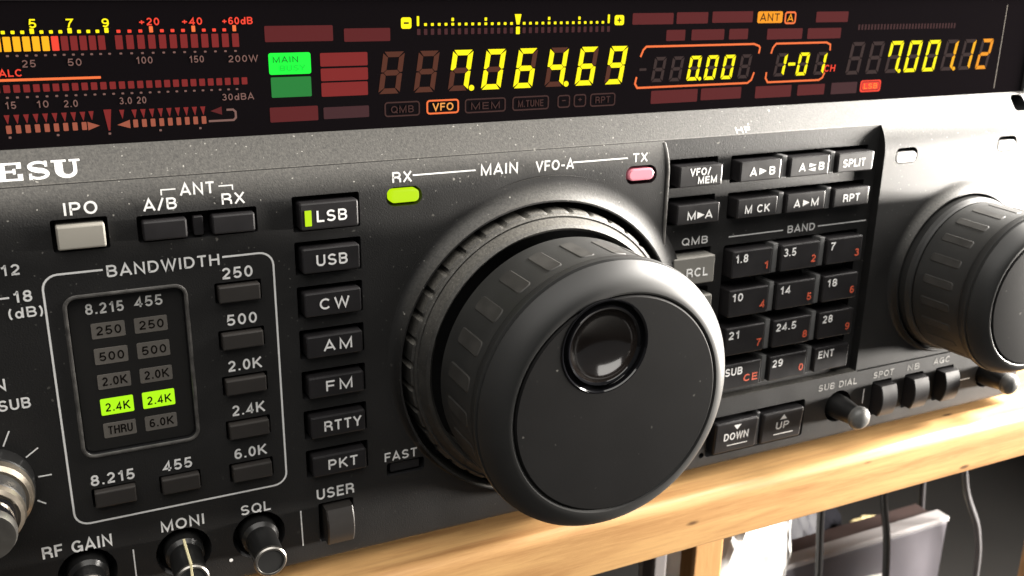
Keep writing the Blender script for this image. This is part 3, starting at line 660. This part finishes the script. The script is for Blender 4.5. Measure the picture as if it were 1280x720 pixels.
for (c, r), (t, d) in NUM.items():
    k = kp(c, r); u0 = KU[c][0]; v0, v1 = KV[r]; wd = {1: 1.4, 2: 3.1, 3: 3.5, 4: 6.0}[len(t)]
    if t == 'SUB': u0 -= .1; wd = 5.0
    if t == 'ENT': wd = 4.9
    if c == 3 and t != '7': u0 += .3
    if t == '1.8' or t == '3.5': wd = 3.5
    ktext(k, [(t, u0 + .75, u0 + .75 + wd, v0 + 2.75, 1.85)])
    if d:
        x1 = KU[c][1] - .8
        ktext(k, [(d, x1 - (4.1 if d == 'CE' else 1.35), x1, v1 - 1.35, 1.75)], INKR)
for i, t in enumerate(('RCL', 'STO')):
    k = kp(0, 2 + i, KEYG)
    ktext(k, [(t, 124.9, 130.6, KV[2 + i][0] + 4.5, 1.95)])
for r in range(6):
    for c in (1, 2):
        u0, u1 = KU[c][1] + .65, KU[c + 1][0] - .65
        mb = MB(); rbox(mb, u0, u1, KV[r][0] - .5, KV[r][1] + .1, -5.5, -.35, .12, .15); part(mb, 'key_divider', POST)
legend('QMB', 125.0, 132.0, 58.95, 1.7, PF, parent=front); legend('BAND', 154.5, 162.7, 59.05, 1.75, PF, parent=front)
mb = MB(); stroke(mb, [(137.7, 58.2), (153.2, 58.2)], .26, PF, PF + .03); part(mb, 'legend_line', INK, front, False); mb = MB(); stroke(mb, [(163.6, 58.25), (178.6, 58.25)], .26, PF, PF + .03); part(mb, 'legend_line', INK, front, False)

# lower strip
for u0, u1, t in ((136.2, 148.6, 'DOWN'), (150.2, 162.6, 'UP')):
    kb = button('tuning_key', u0, u1, 103.0, 111.2, 1.0, KEY, .5, .4, z0=-4.5, tilt=.6); mb = MB(); um = (u0 + u1) / 2; zz = 1.02
    f = lambda v: 1.0 + .6 * ((111.2 - v) / 8.2 - .5)
    hw = 3.6 if t == 'DOWN' else 2.0
    def tl(s, t_, d): v = 107.9 - t_; return (s, v, f(v) + d)
    text(mb, t, um - hw, um + hw, 0, 1.9, mapf=tl, bold=.03)
    tri = [(um - 1.1, 104.0), (um + 1.1, 104.0), (um, 105.3)] if t == 'DOWN' else [(um - 1.1, 105.3), (um + 1.1, 105.3), (um, 104.0)]
    mb.add([(a, b, f(b) + .03) for a, b in tri], [[0, 1, 2]]); mb.add([(a, b, f(b) + .03) for a, b in ((um - 2.4, 109.2), (um + 3.6, 109.2), (um + 3.6, 109.4), (um - 2.4, 109.4))], [[0, 1, 2, 3]])
    part(mb, 'lettering', INK, kb, False)
mb = MB(); rbox(mb, 149.0, 149.9, 102.6, 111.3, -4.5, .1, .1, .2); part(mb, 'key_divider', POST)
for t_, a_, b_, c_ in (('SUB DIAL', 167.7, 180.3, 100.6), ('SPOT', 185.8, 192.8, 100.2), ('NB', 197.6, 202.0, 100.1), ('AGC', 207.0, 213.0, 99.9)): legend(t_, a_, b_, c_, 1.7, parent=front, ink=INKW)
def rocker(u0, u1, v0, v1, z1, name='rocker_key', m=KEY):
    mb = MB(); vs = []; K = 13; prof = []
    for i in range(K):
        t = i / (K - 1); prof.append((v0 + (v1 - v0) * t, z1 - 1.1 * (2 * t - 1) ** 2))
    prof = [(v0, -3.8)] + prof + [(v1, -3.8)]; n = len(prof)
    for u, ins in ((u0, .25), (u0 + .25, 0), (u1 - .25, 0), (u1, .25)): vs += [(u, v, z - (ins if z > 0 else 0)) for v, z in prof]
    fs = [[q * n + i, q * n + (i + 1) % n, (q + 1) * n + (i + 1) % n, (q + 1) * n + i] for q in range(3) for i in range(n)] + [list(range(n)), list(range(3 * n, 4 * n))]
    mb.add(vs, fs); return part(mb, name, m)
for u in (186.6, 197.9, 209.1): rocker(u, u + 5.4, 101.7, 110.0, 3.4)
rocker(42.2, 47.6, 102.4, 110.0, 3.2, 'user_key', BWKEY)
button('fast_key', 56.3, 62.6, 96.4, 98.5, -.6, KEY, .4, .2)

# small knobs along the bottom
def small_knob(u, v, r, z, name, cap=True, line=None, ball=False):
    mb = MB()
    if ball:
        lathe(mb, [(r * 1.05, -4.5), (r * 1.05, 1.0), (r * .8, z - 3.2)], u, v, 40); kn = part(mb, name, SHAFT)
        mb = MB(); P = [(r * .75, z - 3.4), (r * .95, z - 3.0), (r, z - 2.2)]
        for i in range(9):
            a = math.radians(90 * i / 8); P.append((max(.0001, r * math.cos(a)), z - 2.2 + 2.2 * math.sin(a)))
        lathe(mb, P, u, v, 40); mb.build('knob_cap', mat('grey_knob_cap', (.13, .13, .125), .35, var=.2, vscale=400), kn, True)
    else:
        lathe(mb, [(r * 1.25, -5.5), (r * 1.2, 1.2), (r * 1.0, 2.0), (r * .98, z - .8)], u, v, 40); kn = part(mb, name, SHAFT)
        mb = MB(); lathe(mb, [(r * .9, z - .85), (r * 1.03, z - .8), (r * 1.03, z - .25), (r * .95, z), (r * .84, z), (r * .82, z - .12)], u, v, 48); mb.build('knob_cap', CHROME, kn, True)
        mb = MB(); lathe(mb, [(r * .83, z - .5), (r * .82, z - .1), (.0001, z - .1)], u, v, 48); mb.build('cap_insert', KNOB, kn, True)
    if line:
        mb = MB(); rbox(mb, u - .22, u + .22, v - r * 1.24, v - r * .95, 1.5, z + .05, .05, .05); rbox(mb, u - .22, u + .22, v - r * .99, v + .1, z - .2, z + .08, .05, .05); mb.build('pointer_line', mat('cream_pointer', (.75, .68, .42), .5), kn)
    return kn
small_knob(29.5, 105.6, 2.9, 10, 'squelch_knob'); small_knob(15.6, 105.6, 2.9, 10, 'monitor_knob', line=True); small_knob(-1.0, 105.6, 2.9, 6, 'gain_knob')
small_knob(174.9, 105.9, 3.0, 9.5, 'sub_dial_knob', ball=True); small_knob(228.4, 106.2, 3.0, 9.5, 'sub_dial_knob', ball=True)
# concentric knob at the left edge
mb = MB(); uc, vc = -14.0, 85.0
lathe(mb, [(6.9, -1), (6.9, 3.8), (6.7, 4.2)], uc, vc, 80); ck = part(mb, 'concentric_knob', SHAFT)
mb = MB(); lathe(mb, [(6.6, 3.6), (6.75, 4.2), (6.55, 5.6), (5.9, 6.2), (5.4, 6.2)], uc, vc, 80); mb.build('outer_rim', BRASS, ck, True)
mb = MB(); lathe(mb, [(5.4, 5), (5.4, 9.6), (5.1, 10)], uc, vc, 80); mb.build('middle_ring', KNOB, ck, True)
mb = MB(); lathe(mb, [(5.2, 9.4), (5.45, 10.2), (5.2, 11.2), (4.6, 11.6), (4.2, 11.4)], uc, vc, 80); mb.build('middle_rim', BRASS, ck, True)
mb = MB(); lathe(mb, [(4.0, 9), (4.0, 17), (3.8, 17.4), (.0001, 17.2)], uc, vc, 64); mb.build('inner_cap', GLOSS, ck, True)
mb = MB(); lathe(mb, [(3.95, 15.4), (4.15, 15.8), (4.15, 16.6), (3.9, 17.5), (3.5, 17.55)], uc, vc, 64); mb.build('inner_rim', CHROME, ck, True)

# ------------------------------------------------------------------ what the display shows
DZ = -6.0
def dpoly(mb, pts, k=0, h=.02): flat(mb, pts, DZ - .01, DZ + h, k)
def drect(mb, u0, u1, v0, v1, k=0, h=.02, r=.12): dpoly(mb, outline(u0, u1, v0, v1, r, 3), k, h)
SEG = {'0': 'abcdef', '1': 'bc', '2': 'abged', '3': 'abgcd', '4': 'fgbc', '5': 'afgcd', '6': 'afgedc', '7': 'abcf', '8': 'abcdefg', '9': 'abcdfg', '-': 'g', ' ': ''}
def digit(ch, u, v0, v1, wd, lit, dim, dot=False, name='digit', slant=.16, sw=None, ghost=True):
    mb = MB(); H_ = v1 - v0; t = sw or .98; g = .07; h = H_ / 2
    def q(x, y): return (u + x + slant * y, v1 - y)
    hor = lambda y, ya, yb: None
    shapes = {
        'd': [(g + t * .15, 0), (wd - g - t * .15, 0), (wd - g - t, t), (g + t, t)],
        'a': [(g + t, H_ - t), (wd - g - t, H_ - t), (wd - g - t * .15, H_), (g + t * .15, H_)],
        'g': [(g + t * .5, h), (g + t, h + t / 2), (wd - g - t, h + t / 2), (wd - g - t * .5, h), (wd - g - t, h - t / 2), (g + t, h - t / 2)],
        'e': [(0, g + t * .2), (t, g + t), (t, h - g - t / 2), (t * .45, h - g), (0, h - g - .1)],
        'f': [(0, h + g + .1), (t * .45, h + g), (t, h + g + t / 2), (t, H_ - g - t), (0, H_ - g - t * .2)],
        'c': [(wd, g + t * .2), (wd - t, g + t), (wd - t, h - g - t / 2), (wd - t * .45, h - g), (wd, h - g - .1)],
        'b': [(wd, h + g + .1), (wd - t * .45, h + g), (wd - t, h + g + t / 2), (wd - t, H_ - g - t), (wd, H_ - g - t * .2)]}
    on = SEG[ch]
    for s, p in shapes.items():
        if s in on: dpoly(mb, [q(*x) for x in p], 0, .03)
        elif ghost: dpoly(mb, [q(*x) for x in p], 1)
    sw_ = t / .98
    if dot:
        dpoly(mb, [(u + wd + .80 * sw_ + .56 * sw_ * math.cos(a * .524), v1 - .45 * sw_ + .56 * sw_ * math.sin(a * .524)) for a in range(12)], 0, .03)
    return mb.build(name, [lit, dim], disp)
for i, ch in enumerate('  706469'): digit(ch, 57.65 + 6.85 * i, 16.1, 23.65, 4.1, Y, DIMB, dot=i in (2, 5))
for i, ch in enumerate('  000 '): digit(ch, 116.8 + 4.45 * i, 18.5, 23.6, 2.9, Y, DIMK, dot=i == 2, sw=.70)
for u, ch in ((148.9, '1'), (155.2, '0'), (160.3, '1')): digit(ch, u, 18.5, 23.5, 2.9, Y, DIMK, sw=.70)
mb = MB(); drect(mb, 152.9, 154.9, 20.6, 21.25); mb.build('digit_dash', Y, disp); mb = MB(); drect(mb, 113.9, 115.6, 20.7, 21.2); mb.build('digit_dash', DIMK, disp)
for i, ch in enumerate('  700112'): digit(ch, 169.9 + 6.03 * i, 16.5, 23.8, 4.0, Y if i < 5 else (YO if i < 7 else AM), DIMK, dot=i in (2, 5), sw=.84)
def dtext(body, u0, u1, v, cap, m, bold=.02, name='lettering', shear=.0):
    mb = MB(); text(mb, body, u0, u1, v, cap, DZ, bold=bold, th=.06, shear=shear); return mb.build(name, m, disp)
def group(name, m, fn):
    mb = MB(); fn(mb); return mb.build(name, m, disp)
# signal strength scale
for t, u0, u1, m in (('5', 1.2, 2.3, Y), ('7', 6.5, 7.6, Y), ('9', 11.8, 12.9, Y), ('+20', 17.4, 20.6, RD), ('+40', 24.1, 27.4, RD), ('+60dB', 30.6, 35.7, RD), ('3', -4.0, -2.9, Y)): dtext(t, u0, u1, 11.15 if m == Y else 10.95, 1.3 if m == Y else 1.15, m, .035)
DOT = lambda mb, u, v, a, b, k: drect(mb, u - a / 2, u + a / 2, v - b / 2, v + b / 2, k, r=.1)
def dots(mb):
    for i in range(13): u = -3.9 + 1.359 * i; big = i in (4, 8, 12); DOT(mb, u, 11.8 - (.15 if big else 0), .62 if big else .55, .8 if big else .5, 0)
    for i in range(12): u = 14.2 + 1.67 * i; big = i % 4 == 3; DOT(mb, u, 11.85 - (.25 if big else 0), .6, 1.0 if big else .5, 2 if big else 1)
group('signal_scale', [Y, RD, OR], dots)
def bars(mb):
    for i in range(-3, 11):
        u = -2.62 + 1.37 * (i); 
        if u < -8: continue
        k = 0 if i < 5 else (1 if i == 5 else 2); drect(mb, u - .1, u + .95, 12.45, 14.7, k)
    for i in range(12): u = 13.55 + 1.685 * i; drect(mb, u, u + 1.12, 12.45, 14.68, 2)
group('signal_meter', [YO, RD, MIDR], bars)
def gd(mb):
    for i in range(13): DOT(mb, -3.7 + 1.35 * i, 15.35, .42, .3, 0)
    for i in range(12): DOT(mb, 14.2 + 1.665 * i, 15.35, .42, .3, 0)
    for i in range(27): DOT(mb, -4.6 + 1.42 * i, 21.75, .42, .3, 0)
group('meter_scale', GREYD, gd)
for t, u0, u1, v in (('25', -.5, 1.5, 17.15), ('50', 6.1, 8.2, 17.1), ('100', 16.4, 19.0, 17.05), ('150', 24.8, 27.2, 17.1), ('200W', 31.2, 36.2, 17.2), ('15', -3.7, -2.1, 23.5), ('10', .8, 2.6, 23.5), ('2.0', 4.8, 6.9, 23.6), ('3.0 20', 13.2, 17.4, 23.5), ('30dBA', 29.7, 35.1, 23.6)): dtext(t, u0, u1, v, 1.12, GREYD, .0)
dtext('ALC', -3.9, -.6, 18.5, 1.1, RD, .03)
group('level_line', OR, lambda mb: drect(mb, -20, 10.8, 18.85, 19.25))
def alc(mb):
    for i in range(28): u = -5.0 + 1.415 * i; drect(mb, u, u + .95, 19.8, 21.0, 0)
group('level_meter', MIDR, alc)
def notch(mb):
    for s, base, num, pit_ in ((1, -4.1, 9, 1.385), (-1, 14.9, 9, 1.38)):
        for i in range(num):
            u = base + pit_ * i
            dpoly(mb, [(u, 24.45), (u + .85, 24.45), (u + .5, 25.85), (u + .42, 25.85)], 0); drect(mb, u + .1, u + .85, 26.1, 27.4, 1)
    for u in (8.3, 13.0): dpoly(mb, [(u, 24.4), (u + .8, 24.4), (u + .45, 25.85), (u + .4, 25.85)], 0)
    dpoly(mb, [(8.0, 26.1), (9.8, 26.8), (8.0, 27.5)], 1); dpoly(mb, [(14.5, 26.1), (14.5, 27.5), (12.5, 26.85)], 1)
    dpoly(mb, [(10.6, 24.25), (11.8, 24.25), (11.35, 27.7), (11.05, 27.7)], 0)
    for u, v in ((11.2, 28.2), (-3.6, 28.0), (3.4, 28.0), (19.2, 28.1), (25.7, 28.1)): DOT(mb, u, v, .4, .35, 2)
    stroke(mb, [(27.2, 27.0), (31.4, 27.0), (31.8, 26.6), (31.8, 25.6), (31.4, 25.2), (30.3, 25.2)], .35, DZ - .01, DZ + .02, 2); dpoly(mb, [(27.6, 25.3), (29.5, 24.6), (29.5, 26.0)], 3)
group('tuning_indicator', [MIDR, SALM, GREYD, DIMR], notch)
# filter blocks
def blocks(lst, m):
    for u0, u1, v0, v1 in lst: group('indicator_block', m, lambda mb: drect(mb, u0, u1, v0, v1, r=.2))
blocks([(37.6, 49.6, 11.3, 14.0), (51.6, 60.2, 11.9, 14.2), (37.7, 46.3, 25.2, 27.8)], DIMR)
blocks([(47.1, 55.8, 16.05, 18.4), (47.1, 55.8, 18.75, 20.95), (47.1, 55.7, 21.25, 23.7)], MIDR)
blocks([(47.3, 55.8, 25.6, 27.7)], lamp('faint_red_filter', (62, 30, 34)))
g1 = group('indicator_block', GR, lambda mb: drect(mb, 38.0, 45.4, 15.85, 19.55, r=.4)); dtext('MAIN', 38.7, 43.2, 17.5, 1.0, lamp('dark_green_print', (0, 110, 30)), .0); dtext('BUSY', 39.9, 44.4, 18.95, .95, lamp('green_print', (10, 215, 55)), .0)
blocks([(38.2, 45.3, 20.0, 23.5)], GR2)
# centre tuning scale
def tun(mb):
    drect(mb, 62.3, 64.3, 10.1, 12.1, 0, r=.4); drect(mb, 107.4, 109.6, 10.05, 12.0, 0, r=.4)
    drect(mb, 65.35, 65.8, 9.9, 11.65, 0); drect(mb, 105.8, 106.25, 9.9, 11.6, 0)
    for i in range(-14, 15):
        if i == 0: continue
        u = 85.87 + 1.345 * i; DOT(mb, u, 11.4, .55, .5, 0)
        if i % 5 == 0: DOT(mb, u, 10.55, .5, .6, 0)
    dpoly(mb, [(85.2, 9.7), (86.6, 9.7), (86.2, 11.6), (85.6, 11.6)], 0); drect(mb, 85.5, 86.3, 12.0, 13.4, 0)
    for i in range(-15, 16):
        if i: u = 85.87 + 1.345 * i; drect(mb, u - .33, u + .33, 12.15, 13.25, 1)
group('centre_scale', [Y, lamp('very_dim_red_bar', (66, 26, 30))], tun)
group('scale_sign', DARKINK, lambda mb: (drect(mb, 62.8, 63.8, 10.95, 11.25, h=.05), drect(mb, 108.0, 109.0, 10.9, 11.15, h=.05), drect(mb, 108.38, 108.62, 10.5, 11.55, h=.06)))
blocks([(111.6, 121.5, 9.7, 11.95), (122.3, 130.2, 9.6, 11.9), (131.3, 141.9, 9.5, 11.8), (120.0, 124.7, 13.1, 15.3), (126.3, 134.7, 13.1, 15.3), (136.0, 141.0, 13.1, 15.3), (146.2, 156.0, 13.2, 15.5), (157.5, 167.2, 13.25, 15.55), (159.5, 168.8, 9.7, 12.0), (117.1, 128.9, 25.4, 28.1), (129.8, 140.5, 25.4, 27.9), (144.4, 154.5, 25.5, 28.1), (156.3, 164.2, 25.6, 28.0)], DIMR)
blocks([(166.2, 174.0, 25.5, 28.1)], lamp('faint_red_filter', (62, 30, 34)))
group('antenna_legend', AM, lambda mb: drect(mb, 143.2, 150.0, 9.55, 12.0, r=.4)); dtext('ANT', 143.9, 149.2, 11.55, 1.55, DARKINK, .0)
def rr(mb, u0, u1, v0, v1, wd, k=0, r=.5): stroke(mb, outline(u0, u1, v0, v1, r, 4), wd, DZ - .01, DZ + .025, k, True)
group('antenna_legend', OR, lambda mb: rr(mb, 150.8, 153.6, 9.8, 12.1, .38)); dtext('A', 151.4, 153.0, 11.7, 1.5, AM, .01)
# brackets round the small readouts
group('readout_bracket', OR, lambda mb: (stroke(mb, [(114.0, 18.4), (114.6, 17.0), (115.3, 16.35), (142.9, 16.35), (144.3, 16.8), (144.6, 17.2), (144.4, 18.4)], .42, DZ - .01, DZ + .02), stroke(mb, [(113.3, 22.4), (113.0, 23.8), (113.6, 24.65), (142.0, 24.65), (143.0, 24.0), (143.6, 22.4)], .42, DZ - .01, DZ + .02)))
group('readout_bracket', OR, lambda mb: (stroke(mb, [(147.8, 18.5), (148.2, 17.2), (149.0, 16.4), (163.3, 16.4), (164.5, 16.9), (164.6, 18.2)], .42, DZ - .01, DZ + .02), stroke(mb, [(147.0, 22.5), (146.9, 23.8), (147.6, 24.7), (162.2, 24.7), (163.2, 24.2), (163.7, 23.1)], .42, DZ - .01, DZ + .02)))
dtext('CH', 163.4, 166.6, 22.9, 1.5, RD, .03, shear=.1)
# status words
group('status_legend', OR, lambda mb: rr(mb, 67.2, 73.5, 25.3, 27.7, .32)); dtext('VFO', 68.3, 72.5, 27.2, 1.4, lamp('bright_amber_segment', (255, 170, 80)), .02)
FB = lamp('faint_brown_outline', (62, 36, 32))
for t, u0, u1, a, b in (('QMB', 58.9, 65.6, 25.3, 27.8), ('MEM', 75.0, 83.4, 25.4, 27.9), ('M.TUNE', 85.1, 92.9, 25.4, 27.9), ('-', 95.1, 97.7, 25.5, 27.8), ('+', 98.8, 101.4, 25.5, 27.8), ('RPT', 102.6, 108.3, 25.5, 27.9)):
    group('status_legend', FB, lambda mb: rr(mb, u0, u1, a, b, .26)); dtext(t, u0 + (1.1 if len(t) > 1 else .8), u1 - (1.1 if len(t) > 1 else .8), b - .55 if len(t) > 1 else b - .8, 1.3, FB, .0)
group('status_legend', RD, lambda mb: drect(mb, 175.0, 181.4, 25.25, 28.0, r=.6)); group('status_legend', lamp('dark_red_frame', (150, 30, 20)), lambda mb: rr(mb, 175.5, 180.9, 25.65, 27.55, .2)); dtext('LSB', 176.1, 180.3, 27.25, 1.2, lamp('bright_amber_print', (255, 150, 60)), .0)
def st(mb):
    for i in range(32): drect(mb, 172.2 + .98 * i, 172.2 + .98 * i + .55, 12.6, 13.8, 0, r=.05)
group('sub_scale', lamp('faint_scale_bar', (58, 28, 30)), st)
mb = MB(); drect(mb, 220.0, 220.2, 8.4, 28.8); mb.build('display_line', mat('tan_print', (.07, .055, .04), .7, spec=.1), disp)

# ------------------------------------------------------------------ cables under the shelf
cable([(270, SB, -100), (275, 180, -100), (276, 215, -100), (279, 245, -100), (284, 290, -102), (286, 429, -105)], 1.6, BLK, 'black cable hanging in front of the lilac grey board, nearer to the white bag')
cable([(300, SB, -98), (304, 180, -98), (309, 215, -98), (316, 245, -98), (323, 300, -100), (330, 429, -104)], 1.6, BLK, 'black cable hanging in front of the lilac grey board near its far top corner')
cable([(350, SB, -150), (372, 190, -150), (392, 230, -150), (397, 262, -150), (402, 300, -150), (420, 429, -150)], 1.5, GRY, 'dark grey cable dropping behind the far corner of the lilac grey board')
cable([(355, SB, -110), (366, 190, -110), (376, 232, -110), (391, 262, -110), (396, 300, -110), (400, 429, -110)], 1.5, LGT, 'pale grey cable hanging clear of the lilac grey board beside the far pine post')
